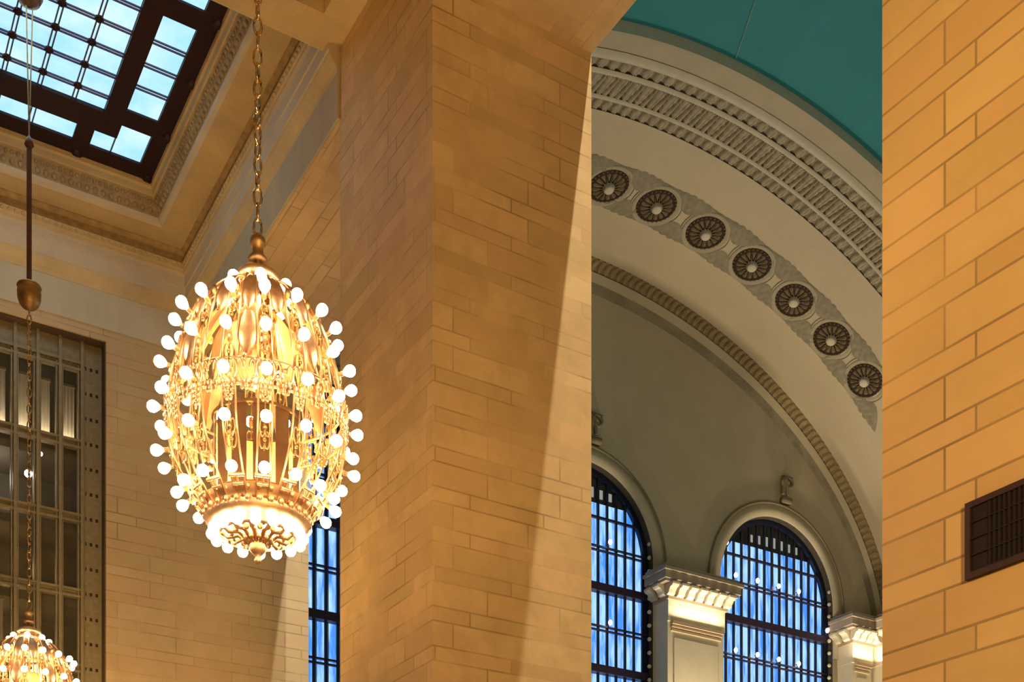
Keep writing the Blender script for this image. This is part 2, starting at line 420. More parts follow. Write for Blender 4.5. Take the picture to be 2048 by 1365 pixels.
for (x, z, r, lab) in [(4.86,12.43,.085,'larger bright lamp glowing behind the bronze window beside the chain'), (5.12,12.94,.05,'small bright lamp behind the bronze window, above the larger one')]:
    t = thing('room_lamp', (x, bw+.25, z), lab, 'lamp', 'lamps behind the bronze window')
    link('globe', MB().sphere((0,0,0), r, 14, 8), LAMPG, t, True)
    link('socket', MB().lathe([(.02,r*.9),(.03,r),(.012,r+.05),(.006,13.2+.0-z if z<13.1 else .2)], 8), BRONZE, t, True)
t = thing('wall_panel', (4.25, bw+.4, 8.55), 'pale sloping panel low at the left picture edge behind the bronze window', 'panel')
link('board', MB().box(-.22,.10,0,.03,0,1.0), SHADE, t); link('rail', MB().box(-.24,.12,-.02,.05,1.0,1.05), WBRONZE, t)

# ------------------------------------------------------------------ ventilation grille in the near pier
t = thing('vent_grille', (A0-.02, 5.28, 3.68), 'dark brown metal ventilation grille set in the right stone pier', 'vent')
hw, hh = 1.18, .635
link('frame', MB().box(-.02,.015,-hw,-hw+.05,0,hh).box(-.02,.015,hw-.05,hw,0,hh).box(-.02,.015,-hw+.05,hw-.05,0,.05).box(-.02,.015,-hw+.05,hw-.05,hh-.05,hh), metal('vent_frame', (.035,.009,.006), .6, .2), t)
link('back_plate', MB().box(.0,.012,-hw+.04,hw-.04,.04,hh-.04), VENTM, t)
m = MB()
for k in range(46):
    y = -hw+.075+k*.0455; m.box(-.012,.0,y,y+.016,.05,hh-.05)
for k in range(4): m.box(-.015,-.010,-hw+.05,hw-.05,.05+.135*k,.06+.135*k)
link('louvre', m, VENTM, t)

# ------------------------------------------------------------------ concourse
AC, HW, Z0 = 30.27, 19.0, 19.0
def hf(b):
    pts = [(32,15.05),(35.5,15.0),(38.5,14.5),(42.5,14.2),(43,13.3)]
    if b <= 32: return 15.05
    for (x0,y0),(x1,y1) in zip(pts, pts[1:]):
        if b <= x1: return y0+(y1-y0)*(b-x0)/(x1-x0)
    return 13.3
def wf(b): return 19.0 if b < 42.5 else 19.0-.54*(b-42.5)/.5
def arch_pt(t, b, dz=0.0, h=None, w=None):     # t: 0 right springing .. pi left springing
    h = h if h is not None else hf(b); w = w or wf(b)
    n = Vector((cos(t)/w, sin(t)/h)).normalized()
    return (AC+w*cos(t)-n.x*dz, b, Z0+h*sin(t)-n.y*dz)     # dz: relief inward (towards the hall)
m = MB()
m.grid([[arch_pt(PI*k/96, b, 0, 15.35, 19.25) for k in range(97)] for b in [32.0-j*4 for j in range(14)]])
vault = structure('ceiling_vault', m, TEAL, 'teal painted barrel vault of the concourse', True)
for n,(t0,b0,t1,b1) in enumerate([(1.637,31.9,1.697,29.7),(1.697,29.7,1.76,27.0)]):
    link('star_line', MB().tube([arch_pt(t0+(t1-t0)*k/10, b0+(b1-b0)*k/10, .02, 15.35, 19.25) for k in range(11)], .028, 5), GOLDL, vault)
# front fascia of the arch
m = MB(); m.grid([[arch_pt(PI*k/120, 32.0, .10) for k in range(121)], [arch_pt(PI*k/120, 32.0, 0, 15.6, 19.6) for k in range(121)]])
structure('trim_6', m, ARCHL, 'front edge of the great arch')

def band(name, b0, b1, nb, fn, mt, label, nt_=360, t0=.10, t1=2.05, parent=None, hollow_shade=None, cut=.0):
    """strip of the great arch between b0 and b1 with relief fn(arc_length, fraction)"""
    rows = []
    L0 = 0; prev = None; S = []
    for k in range(nt_+1):
        t = t0+(t1-t0)*k/nt_; p = Vector(arch_pt(t, (b0+b1)/2))
        if prev is not None: L0 += (p-prev).length
        S.append(L0); prev = p
    for j in range(nb+1):
        v = j/nb; b = b0+(b1-b0)*v
        rows.append([arch_pt(t0+(t1-t0)*k/nt_, b, fn(S[k], v)) for k in range(nt_+1)])
    if hollow_shade:
        mt = [mt, hollow_shade]
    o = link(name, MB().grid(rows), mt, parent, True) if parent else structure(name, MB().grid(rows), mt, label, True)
    if hollow_shade:
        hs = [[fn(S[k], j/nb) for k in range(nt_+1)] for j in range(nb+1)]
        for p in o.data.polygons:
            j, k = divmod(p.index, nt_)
            if (hs[j][k]+hs[j+1][k+1]+hs[j+1][k]+hs[j][k+1])/4 < cut: p.material_index = 1  # faces low in the relief get the painted shade colour
    return o
def leaf(pitch, amp, base=0.0, tongue=False):
    def g(s, v):
        q = s/pitch; u = q % 1.0; d = abs(u-.5)
        w = (.20+.26*(1-v)**.6) if tongue else .46*math.sqrt(max(.02, 1-(2*v-1)**2))+.02
        w *= .85+.15*cos(v*22)
        petal = max(0.0, 1-(d/w)**2)**.6
        vein = 1-.45*math.exp(-(d/.05)**2)-.18*abs(sin(d*26-v*9))
        small = 0.0
        if tongue:
            d2 = abs(((q+.5) % 1.0)-.5); small = .8*max(0.0, 1-(d2/(.05+.17*v))**2)**.6
        return base + amp*max(petal*vein, small)
    return g
arch = band('trim_7', 35.62, 37.40, 3, lambda s, v: .0, ARCHP, 'great arch with bands of plaster ornament', 160)
NT = 1500
band('backing', 32.3, 43.0, 24, lambda s, v: -.16, ARCHG, '', 160, parent=arch)
band('outer_cavetto', 32.0, 32.9, 8, lambda s, v: .10*(1-v)**3-.05*sin(PI*v), plaster('cavetto_plaster', (.42,.36,.25), .08), '', 160, parent=arch)
band('outer_fillet', 32.9, 33.28, 4, lambda s, v: .14*sin(PI*v)**.6+.02, ARCHL, '', 160, parent=arch)
band('leaf_band', 33.28, 33.76, 8, leaf(.50, .16, -.08), ARCHO, '', NT, parent=arch, hollow_shade=LEAFSHADE, cut=-.03)
band('fillet', 33.76, 33.96, 3, lambda s, v: .10*sin(PI*v)**.5+.01, ARCHL, '', 160, parent=arch)
band('acanthus_band', 33.96, 34.92, 14, leaf(.58, .22, -.12, True), ARCHO, '', NT, parent=arch, hollow_shade=LEAFSHADE, cut=-.04)
band('fillet', 34.92, 35.08, 3, lambda s, v: .08*sin(PI*v)**.5+.01, ARCHL, '', 160, parent=arch)
band('small_leaf_band', 35.08, 35.62, 8, leaf(.44, .16, -.08), ARCHO, '', NT, parent=arch, hollow_shade=LEAFSHADE, cut=-.03)
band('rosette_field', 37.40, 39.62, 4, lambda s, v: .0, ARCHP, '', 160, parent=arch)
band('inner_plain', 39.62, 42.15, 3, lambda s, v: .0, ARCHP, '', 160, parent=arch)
band('brown_leaf_band', 42.15, 42.62, 8, leaf(.34, .12, .0), ARCHB, '', NT, parent=arch, hollow_shade=BROWNSHADE, cut=.04)
band('inner_fillet', 42.62, 42.80, 3, lambda s, v: .05, ARCHP, '', 160, parent=arch)
band('grey_border', 42.80, 43.0, 4, lambda s, v: .05+.04*sin(s*1.9)*sin(PI*v), ARCHG, '', 700, parent=arch)

# rosettes on the soffit of the arch
def frame_at(t, b):
    p = Vector(arch_pt(t, b)); q = Vector(arch_pt(t+.01, b)); 
    tx = (p-q).normalized(); by = (Vector(arch_pt(t, b+.9))-Vector(arch_pt(t, b-.9))).normalized(); n = tx.cross(by).normalized()
    if n.z > 0: n = -n
    x = by.cross(n).normalized()
    return Matrix(((x.x, by.x, n.x, p.x), (x.y, by.y, n.y, p.y), (x.z, by.z, n.z, p.z), (0,0,0,1)))
def make_rosette():
    o = bpy.data.objects.new('ceiling_rosette', None); COL.objects.link(o)
    R = .84
    def circ(r, z, n=40): return [(r*cos(2*PI*k/n), r*sin(2*PI*k/n), z) for k in range(n)]
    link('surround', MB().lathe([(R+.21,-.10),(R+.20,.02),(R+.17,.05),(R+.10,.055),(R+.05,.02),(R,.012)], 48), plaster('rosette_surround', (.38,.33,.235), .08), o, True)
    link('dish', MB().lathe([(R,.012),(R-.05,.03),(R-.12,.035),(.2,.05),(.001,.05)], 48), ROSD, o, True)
    m = MB()
    for k in range(28):
        t = 2*PI*k/28; m.sphere((cos(t)*(R-.045), sin(t)*(R-.045), .045), .040, 6, 4)
    link('bead_ring', m, ROSP, o, True)
    m = MB()
    for k in range(16):
        t = 2*PI*(k+.5)/16; c, s = cos(t), sin(t)
        prof = [(.34,.018,.10),(.44,.034,.13),(.56,.055,.14),(.62,.070,.12),(.665,.045,.07),(.68,.01,.04)]
        rows = []
        for r, w, h in prof:
            rows.append([(c*r-s*(w*1.35), s*r+c*(w*1.35), .04), (c*r-s*w*.7, s*r+c*w*.7, h*.75), (c*r, s*r, h), (c*r+s*w*.7, s*r-c*w*.7, h*.75), (c*r+s*(w*1.35), s*r-c*(w*1.35), .04)])
        m.grid(rows)
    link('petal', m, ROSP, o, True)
    m = MB()
    for k in range(16):
        t = 2*PI*k/16; c, s = cos(t), sin(t)
        m.tube([(c*.24,s*.24,.15),(c*.36,s*.36,.13),(c*.50,s*.50,.09)], [.020,.018,.008], 5)
    link('inner_petal', m, ROSP, o, True)
    link('boss', MB().lathe([(.24,.05),(.25,.11),(.20,.15),(.215,.19),(.17,.24),(.08,.27),(.001,.275)], 24), ROSC, o, True)
    return o
ros0 = make_rosette()
MA = Matrix.Translation((0,0,EYE)) @ Matrix.Rotation(TH, 4, 'Z')
def ang(a): return math.acos((a-AC)/19.0)
ros = [(28.25,'leftmost rosette on the great arch, cut off by the central pier'), (30.68,'second rosette from the left on the great arch, first fully seen one'),
       (33.31,'third rosette from the left on the great arch'), (35.92,'middle one of the seven rosettes on the great arch'),
       (38.43,'fifth rosette from the left on the great arch, third from the right end'), (40.76,'last fully seen rosette of the arch row, second from its right end'),
       (42.93,'lowest rosette at the right end, cut off by the right stone pier')]
ros_t = []
for i, (a, lab) in enumerate(ros):
    o = ros0 if i == 0 else copy_tree(ros0)
    t = ang(a); ros_t.append(t)
    o.matrix_world = MA @ frame_at(t, 38.5)
    o['label'] = lab; o['category'] = 'rosette'; o['group'] = 'carved rosettes on the great arch'
# leafy spandrels between the rosettes, part of the arch
ts = [ros_t[0]+(ros_t[0]-ros_t[1])] + ros_t + [ros_t[-1]-(ros_t[-2]-ros_t[-1])]
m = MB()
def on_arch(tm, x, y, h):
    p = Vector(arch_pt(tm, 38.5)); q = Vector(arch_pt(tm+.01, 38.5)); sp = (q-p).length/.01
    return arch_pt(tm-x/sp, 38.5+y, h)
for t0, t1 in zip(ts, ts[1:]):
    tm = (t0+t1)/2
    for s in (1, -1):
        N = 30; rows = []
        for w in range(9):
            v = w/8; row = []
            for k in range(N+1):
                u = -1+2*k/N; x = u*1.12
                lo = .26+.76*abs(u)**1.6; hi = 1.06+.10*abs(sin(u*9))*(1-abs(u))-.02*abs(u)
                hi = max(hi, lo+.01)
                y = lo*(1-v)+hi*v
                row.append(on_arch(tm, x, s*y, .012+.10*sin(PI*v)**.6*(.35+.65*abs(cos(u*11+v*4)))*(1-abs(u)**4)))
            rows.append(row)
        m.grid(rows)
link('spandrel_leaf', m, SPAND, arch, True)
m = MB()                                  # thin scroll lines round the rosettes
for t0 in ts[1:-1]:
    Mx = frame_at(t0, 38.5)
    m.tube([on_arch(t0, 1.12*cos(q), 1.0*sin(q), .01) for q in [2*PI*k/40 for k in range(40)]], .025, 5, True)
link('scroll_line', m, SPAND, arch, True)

# end wall with three arched windows
BE = 43.0
RW = 3.80
WC = [18.74, 30.27, 41.80]; ZSP = 21.0
def ztop(a):
    u = (a-AC)/18.46
    return Z0+13.3*math.sqrt(max(0, 1-u*u)) if abs(u) < 1 else Z0
m = MB()
xs = set([11.36, 49.2])
k = 11.36
while k < 49.2: xs.add(round(k, 3)); k += .35
for c in WC:
    for i in range(41): xs.add(round(c-RW*cos(PI*i/40), 4))
xs = sorted(xs)
for x0, x1 in zip(xs, xs[1:]):
    xm = (x0+x1)/2; inw = None
    for c in WC:
        if abs(xm-c) < RW: inw = c
    if inw is None: zb0 = zb1 = -1.6
    else: zb0 = ZSP+math.sqrt(max(0, RW*RW-(x0-inw)**2)); zb1 = ZSP+math.sqrt(max(0, RW*RW-(x1-inw)**2))
    m.quad((x0,BE,zb0),(x1,BE,zb1),(x1,BE,ztop(x1)+.2),(x0,BE,ztop(x0)+.2))
structure('wall_far', m, VAULTW, 'plaster end wall of the concourse with three arched windows')
structure('wall_far_backing', MB().box(10, 51, BE+2.2, BE+2.3, -1.6, 34), WINREV)
structure('wall_concourse_right', MB().box(49.3, 50, -20, BE, -1.6, 19.2), PILST)
structure('wall_concourse_left', MB().box(11.0, AW, B1+1.0, BE, -1.6, 19.2), PILST)
def arch_ring(c, r0, r1, y0, y1, zb, n=40):
    m = MB(); pts = [(-1, zb)]
    def pr(r): return [(c-r, zb)] + [(c-r*cos(PI*i/n), ZSP+r*sin(PI*i/n)) for i in range(n+1)] + [(c+r, zb)]
    a, b = pr(r0), pr(r1)
    rows = [[(x,y1,z) for x,z in a], [(x,y0,z) for x,z in a], [(x,y0,z) for x,z in b], [(x,y1,z) for x,z in b]]
    return m.grid(rows)
levels = [(22.62,0),(21.25,1),(19.55,2),(17.70,1),(15.9,2),(14.1,1)]
for wi, c in enumerate(WC):
    w = structure('window_%d' % (wi+3), arch_ring(c, RW-.02, RW-.001, BE, BE+1.9, -1.6), WINREV, 'tall arched window glowing blue in the concourse end wall')
    link('archivolt', arch_ring(c, RW, RW+.62, BE-.10, BE, 18.5), VAULTW, w, True)
    link('archivolt_edge', arch_ring(c, RW+.60, RW+.70, BE-.14, BE, 18.5), ARCHG, w, True)
    m = MB(); n = 32
    pts = [(c-RW*cos(PI*i/n), BE+.72, ZSP+RW*sin(PI*i/n)) for i in range(n+1)]
    m.add(pts+[(c+RW,BE+.72,-1.6),(c-RW,BE+.72,-1.6)], [tuple(range(n+3))])
    link('glass', m, BLUEG, w)
    # two layers of upright bars
    m = MB()
    for i in range(-7, 8):
        x = c+i*.50; h = ZSP+math.sqrt(max(0,(RW-.05)**2-(i*.5)**2))
        m.box(x-.048, x+.048, BE+.35, BE+.45, -1.6, h)
    link('inner_bar', m, WINBAR, w)
    m = MB()
    for i in range(-7, 7):
        x = c+i*.5+.2; q = (RW-.05)**2-(i*.5+.2)**2
        if q <= 0: continue
        m.box(x-.016, x+.016, BE+.62, BE+.68, -1.6, ZSP+math.sqrt(q))
    link('outer_bar', m, WINBAR, w)
    for z, kind in levels:
        hwid = math.sqrt(max(0, (RW-.04)**2-max(0, z+.1-ZSP)**2)); m = MB()
        if kind == 0: m.box(c-hwid, c+hwid, BE+.3, BE+.42, z-.05, z+.05)
        elif kind == 1:
            m.box(c-hwid, c+hwid, BE+.28, BE+.40, z-.13, z-.06); m.box(c-hwid, c+hwid, BE+.28, BE+.40, z+.05, z+.12)
        else:
            m.box(c-hwid, c+hwid, BE+.22, BE+.5, z-.20, z+.14); m.box(c-hwid, c+hwid, BE+.5, BE+.7, z-.16, z+.1)
        link('transom', m, metal('transom_iron', (.035,.02,.05), .45, .3), w)
    zt = 23.35; hw_ = math.sqrt((RW-.05)**2-(zt-ZSP)**2); m = MB()
    pts = [(c-hw_, BE+.55, zt), (c+hw_, BE+.55, zt)]
    t_a = math.acos(hw_/(RW-.05))
    pts += [(c+(RW-.05)*cos(t_a+(PI-2*t_a)*i/20), BE+.55, ZSP+(RW-.05)*sin(t_a+(PI-2*t_a)*i/20)) for i in range(21)]
    m.add(pts[:2]+pts[3:-1], [tuple(range(len(pts)-2))])
    link('top_panel', m, WINREV, w)
    m = MB()
    for i in range(-3, 4): m.box(c+i*.5+.17, c+i*.5+.34, BE+.50, BE+.53, 23.55, 24.05-.05*abs(i))
    link('top_slit', m, emis('pale_slit', (.35,.38,.36), .8), w)
    # studded iron border inside the jambs
    m = MB()
    for s in (-1, 1):
        z = 12
        while z < 22:
            m.sphere((c+s*(RW-.12), BE+.12, z), .10, 8, 5); z += .62
    link('jamb_stud', m, PILST, w, True)
    link('iron_frame', arch_ring(c, RW-.28, RW-.02, BE+.3, BE+.5, -1.6), WINBAR, w)
    # scroll keystone
    m = MB(); zz = ZSP+RW+.62
    m.box(c+.15, c+.75, BE-.28, BE, zz+.15, zz+.40)
    m.tube([(c+.15+.02*k*1.0, BE-.25, zz+.5+.9*math.sin(k/14*PI)*.9) for k in range(0,15)], .09, 6)
    m.tube([(c+.45+.32*cos(q), BE-.22, zz+1.15+.25*sin(q)) for q in [k*.45 for k in range(15)]], .09, 6)
    m.sphere((c+.45, BE-.2, zz+1.15), .14, 8, 6); m.box(c+.25,c+.85,BE-.2,BE,zz+1.38,zz+1.5)
    link('keystone_scroll', m, ARCHG, w, True)
# lamps on the walkways behind the windows
GL = 'small lamps along the walkways inside the blue windows'
lamp0 = None
def lamp(a, z, lab):
    global lamp0
    if lamp0 is None:
        lamp0 = thing('walkway_lamp', (a, BE+.12, z), lab, 'lamp', GL)
        link('globe', MB().sphere((0,0,0), .09, 10, 7, 1.35), SMALLL, lamp0, True)
        link('bracket', MB().box(-.02,.02,.05,.2,-.02,.02).box(-.015,.015,.10,.14,-.2,-.01), WINBAR, lamp0); return
    o = copy_tree(lamp0); o.location = W(a, BE+.12, z); o['label'] = lab
order = ['leftmost', 'second', 'third', 'rightmost']
for z, nm in ((21.55,'upper'), (17.95,'lower')):
    for i, a in enumerate((39.20, 40.60, 42.00, 43.36)):
        lamp(a, z, '%s of the four lamps in the %s row of the right blue window' % (order[i], nm))
    lamp(31.75, z, 'lamp in the %s row of the blue window beside the central pier' % nm)
lamp(45.35, 19.95, 'lone lamp beside the right hand capital at the window jamb')
lamp(38.62, 23.0, 'small lamp high up at the left curve of the right blue window')

# pilasters with bracketed capitals
def pilaster(a0, a1, bf, zt, label, nfront, side=True, nside=2, into=None):
    if into: t = bpy.data.objects.new('corner_return', None); COL.objects.link(t); t.parent = into[0]; t.location.x = (a0+a1)/2-into[1]
    else: t = thing('window_pilaster', ((a0+a1)/2, BE, 0), label, 'pilaster', 'lit pilasters between the blue windows')
    w = (a1-a0)/2; f = bf-BE
    link('shaft', MB().box(-w, w, f, 0, -1.6, zt-2.2), PILST, t)
    link('panel', MB().box(-w+.35, w-.35, f-.04, f, -1.6, zt-2.9), PILST, t)
    m = MB()
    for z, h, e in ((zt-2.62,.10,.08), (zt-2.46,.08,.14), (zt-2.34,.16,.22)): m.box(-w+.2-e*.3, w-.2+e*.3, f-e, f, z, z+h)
    link('neck_moulding', m, plaster('neck_stone', (.50,.38,.25), .1), t)
    link('necking', MB().box(-w-.03, w+.03, f-.08, 0, zt-2.2, zt-1.25), PILST, t)
    e = .14
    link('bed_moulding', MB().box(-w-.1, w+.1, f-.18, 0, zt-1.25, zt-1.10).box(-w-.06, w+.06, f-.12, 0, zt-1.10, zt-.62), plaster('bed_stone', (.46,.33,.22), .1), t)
    m = MB(); ew = .62
    m.box(-w-ew+.12, w+ew-.12, f-ew+.12, 0, zt-.62, zt-.50); m.box(-w-ew+.04, w+ew-.04, f-ew+.04, 0, zt-.50, zt-.16); m.box(-w-ew-.06, w+ew+.06, f-ew-.06, 0, zt-.16, zt-.02); m.box(-w-ew+.1, w+ew-.1, f-ew+.1, 0, zt-.02, zt+.16)
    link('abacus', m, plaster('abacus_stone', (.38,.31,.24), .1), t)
    # bracket blocks
    def block(x, y, dx, dy):
        q = .19; prof = [(0,-1.08),(.10,-1.12),(.22,-1.05),(.28,-.92),(.36,-.82),(.47,-.80),(.54,-.72),(.55,-.63),(0,-.63)]
        px, py = -dy, dx
        vs = []; 
        for s in (-q, q):
            for r, z in prof: vs.append((x+dx*r+px*s, y+dy*r+py*s, zt+z))
        n = len(prof); fs = [tuple(range(n))[::-1], tuple(range(n, 2*n))] + [(i, (i+1)%n, n+(i+1)%n, n+i) for i in range(n)]
        return MB().add(vs, fs)
    for k in range(nfront):
        x = -w-.02+ (2*w+.04)*k/(nfront-1)
        b = link('modillion', block(x, f-.1, 0, -1), ARCHL, t)
    if side:
        for k in range(nside): link('modillion', block(-w-.06, f+.15+k*.62, -1, 0), ARCHL, t); link('modillion', block(w+.06, f+.15+k*.62, 1, 0), ARCHL, t)
    return t
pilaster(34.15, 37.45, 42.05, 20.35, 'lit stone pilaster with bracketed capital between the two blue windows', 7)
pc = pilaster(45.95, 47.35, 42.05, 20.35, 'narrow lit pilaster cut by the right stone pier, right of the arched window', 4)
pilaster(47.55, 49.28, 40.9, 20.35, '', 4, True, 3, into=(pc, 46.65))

# ------------------------------------------------------------------ chandeliers
rows_b = [(2.14,.74),(1.73,.87),(1.31,.93),(.91,.90),(.55,.72)]
ribprof = [(2.56,.20),(2.46,.40),(2.32,.54),(2.14,.64),(1.73,.77),(1.31,.83),(.91,.79),(.66,.68),(.48,.55),(.38,.47)]
def rad(z):
    for (z0,r0),(z1,r1) in zip(ribprof, ribprof[1:]):
        if z <= z0 and z >= z1: return r0+(r1-r0)*(z0-z)/(z0-z1)
    return ribprof[-1][1]
def smooth_prof(n=28):
    # Catmull-Rom through rib profile
    P_ = [Vector((r, z)) for z, r in ribprof]; out = []
    for i in range(len(P_)-1):
        p0, p1, p2, p3 = P_[max(0,i-1)], P_[i], P_[i+1], P_[min(len(P_)-1,i+2)]
        for k in range(3):
            t = k/3
            out.append(.5*((2*p1)+(p2-p0)*t+(2*p0-5*p1+4*p2-p3)*t*t+(3*p1-p0-3*p2+p3)*t**3))
    out.append(P_[-1]); return out
SP = smooth_prof()
def polar(r, t, z, off=0): return (r*cos(t)-off*sin(t), r*sin(t)+off*cos(t), z)
def make_chandelier(loc, label):
    c = thing('chandelier', loc, label, 'chandelier', 'egg shaped bulb chandeliers')
    NR = 16; T0 = -PI/2+.13
    # ribs
    for i in range(NR):
        t = T0+2*PI*i/NR
        m = MB()
        for o in (-.062, .062):
            m.tube([polar(p.x, t, p.y, o*min(1, .35+p.x)) for p in SP], .0105, 5)
        rb = link('rib', m, BRASS, c, True)
        # scrollwork between the two bars of the rib
        m = MB()
        m.tube([polar(rad(z)+.008, t, z) for z in (1.95,1.7,1.5,1.2,1.0,.8,.7)], .006, 4)
        for zc in (.78, .87, 1.52, 1.90):
            r = rad(zc)
            for s in (-1, 1):
                m.tube([polar(r+.01, t, zc+.055*sin(q)*1.4, s*(.02+.026*cos(q))) for q in [k*.7 for k in range(10)]], .008, 4)
            m.sphere(polar(r+.02, t, zc), .020, 6, 4)
        for zc in (1.66, 2.0, 2.25): m.sphere(polar(rad(zc)+.01, t, zc), .03, 6, 4, 1.6)
        link('scrollwork', m, BRASSD, rb, True)
        m = MB().tube([polar(rad(.52)+.03, t, .52, o) for o in (-.075,-.03,.03,.075)], .018, 5).tube([polar(rad(.46)+.03, t, .46, o) for o in (-.05,.05)], .014, 5)
        m.tube([polar(rad(.52)+.03, t, .52), polar(rad(.46)+.03, t, .46)], .012, 5)
        link('collar', m, BRASS, rb, True)
    # upper shell: leaf plates between ribs
    m = MB()
    for i in range(NR):
        t = T0+2*PI*(i+.5)/NR
        for q, (za, zb, wd) in enumerate(((2.44,1.98,.085), (1.95,1.50,.095))):
            rows = []
            for k in range(7):
                v = k/6; z = za+(zb-za)*v; w = wd*sin(PI*min(1, v*.9+.1))**.7+.004; r = rad(z)
                rows.append([polar(r-.02, t, z, -w), polar(r+.02, t, z, -w*.4), polar(r+.005, t, z, 0), polar(r+.02, t, z, w*.4), polar(r-.02, t, z, w)])
            if q == 0 or i % 2 == 0: m.grid(rows)
    link('leaf_plate', m, BRASS, c, True)
    # filigree belt with hanging leaves
    m = MB()
    for z, rr in ((1.47,.0),(1.23,.0)): m.tube([polar(rad(z)+rr, 2*PI*k/64, z) for k in range(64)], .014, 5, True)
    link('belt_ring', m, BRASS, c, True)
    m = MB(); rnd = random.Random(3)
    for i in range(NR*2):
        t = T0+PI*i/NR
        big = i % 2 == 0
        for s in (-1, 1):
            m.tube([polar(rad(1.36)+.02+.015*sin(q), t, 1.36+.075*sin(q), s*(.03+.045*(1-cos(q))*.6)) for q in [k*.6 for k in range(9)]], [.013]*9, 4)
        for k in range(4 if big else 2):
            z = 1.24-.045*k; w = .05-.011*k
            m.sphere(polar(rad(z)+.02, t, z, 0), w*.6, 6, 4, 1.2)
            for s in (-1,1): m.sphere(polar(rad(z)+.01, t, z+.01, s*w), .022, 5, 4, 1.5)
        for k in range(5):
            z = 1.26+.22*rnd.random(); m.sphere(polar(rad(z)+.015, t+.18*(rnd.random()-.5), z), .018+.014*rnd.random(), 5, 4, 1.3)
    link('filigree_belt', m, BRASS, c, True)
    # bottom basket: collars at the foot of each rib, leaf skirt, ring, rosette and finial
    m = MB()
    for j, (z, r, rr) in enumerate(((.47,.50,.032),(.42,.46,.036),(.37,.49,.03),(.32,.44,.026))):
        n = 30
        for k in range(n):
            t = 2*PI*(k+.5*(j%2))/n; m.sphere(polar(r, t, z), rr, 6, 4, 1.3)
    m.lathe([(.53,.49),(.50,.42),(.47,.38),(.50,.34),(.44,.28),(.38,.25),(.40,.22),(.34,.20),(.36,.26),(.42,.34),(.45,.44),(.53,.49)], 40)
    link('bottom_ring', m, BRASS, c, True)
    m = MB()
    for k in range(12):
        t = 2*PI*k/12
        m.tube([polar(.37,t,.26), polar(.28,t,.20), polar(.18,t,.22), polar(.08,t,.14)], [.02,.03,.03,.02], 5)
        m.sphere(polar(.24,t+.26,.21), .032, 6, 4)
        m.sphere(polar(.13,t+.26,.17), .03, 6, 4)
    link('bottom_rosette', m, BRASS, c, True)
    link('finial', MB().lathe([(.001,-.06),(.02,-.05),(.035,-.02),(.02,.01),(.05,.04),(.085,.08),(.07,.13),(.10,.17),(.05,.22),(.03,.30),(.001,.32)], 16), BRASS, c, True)
    # central spindle with louvred lantern and inner petals
    link('spindle', MB().tube([(0,0,.28),(0,0,3.1)], .022, 8), BRASSD, c, True)
    m = MB()
    for z, r in ((2.28,.17),(2.20,.15),(2.12,.16)): m.lathe([(r,z),(r+.012,z+.02),(r,z+.045),(r-.02,z+.03)], 20)
    for k in range(14):
        t = 2*PI*k/14; m.tube([polar(.15,t,2.26), polar(.17,t,2.05), polar(.19,t,1.88), polar(.13,t,1.66)], .010, 4)
    m.lathe([(.001,1.60),(.06,1.61),(.12,1.65),(.165,1.74),(.19,1.86),(.20,1.90),(.185,1.905)], 20)
    link('lantern', m, BRASS, c, True)
    m = MB()
    for k in range(8):
        t = T0+.2+2*PI*k/8; rows = []
        for v in range(9):
            f = v/8; r = .16+.62*f; z = 2.42-.95*f**1.6; w = .025+.055*sin(PI*f)
            rows.append([polar(r,t,z,-w), polar(r,t,z+.02,0), polar(r,t,z,w)])
        m.grid(rows)
    link('inner_petal', m, BRASS, c, True)
    m = MB()
    for k in range(12):
        t = 2*PI*(k+.5)/12
        m.grid([[polar(.40, t+.19*q/3, z) for q in range(-3, 4)] for z in (.55,.7,.9,1.1,1.3)])
    m.lathe([(.41,.53),(.43,.55),(.41,.57)], 32).lathe([(.41,1.28),(.43,1.30),(.41,1.32)], 32)
    link('inner_drum', m, DRUM, c, True)
    # crown
    m = MB().lathe([(.025,3.06),(.07,3.05),(.075,2.99),(.05,2.97),(.055,2.90),(.09,2.86),(.085,2.83),(.03,2.82),(.02,2.76)], 20)
    link('stem_cup', m, BRASSD, c, True)
    m = MB().lathe([(.02,2.80),(.03,2.75),(.10,2.74),(.19,2.70),(.215,2.66),(.20,2.63),(.12,2.60),(.02,2.62)], 32)
    m.lathe([(.17,2.60),(.21,2.57),(.19,2.52),(.15,2.50)], 28)
    link('crown_ring', m, BRASS, c, True)
    m = MB()
    for k in range(16):
        t = 2*PI*k/16; m.tube([polar(.14,t,2.56), polar(.22,t,2.58), polar(.28,t,2.50), polar(.22,t,2.44)], [.012,.02,.016,.008], 5)
    link('crown_leaf', m, BRASS, c, True)
    # bulbs in sockets
    bulb_me = None; sock_me = None
    def bulb(r, t, z, tilt):
        nonlocal bulb_me, sock_me
        if bulb_me is None:
            prof = [(.0005,.083),(.024,.078),(.043,.062),(.053,.038),(.051,.014),(.038,-.012),(.022,-.032),(.016,-.038)]
            b = link('light_bulb', MB().lathe(prof, 12), BULB, c, True); bulb_me = b.data
            s = link('socket', MB().lathe([(.018,-.038),(.024,-.045),(.022,-.075),(.028,-.082),(.010,-.10),(.008,-.115)], 8), BRASSD, b, True); sock_me = s.data
        else:
            b = bpy.data.objects.new('light_bulb', bulb_me); COL.objects.link(b); b.parent = c
            s = bpy.data.objects.new('socket', sock_me); COL.objects.link(s); s.parent = b
        b.location = polar(r, t, z); b.rotation_euler = (0, tilt, t)
    tl = {0:1.05, 1:1.3, 2:1.57, 3:1.75, 4:2.1}
    for j, (z, r) in enumerate(rows_b):
        for i in range(NR): bulb(r, T0+2*PI*i/NR, z, tl[j])
    for k in range(8): bulb(.31, T0+2*PI*(k+.5)/8, 2.50, 1.2)
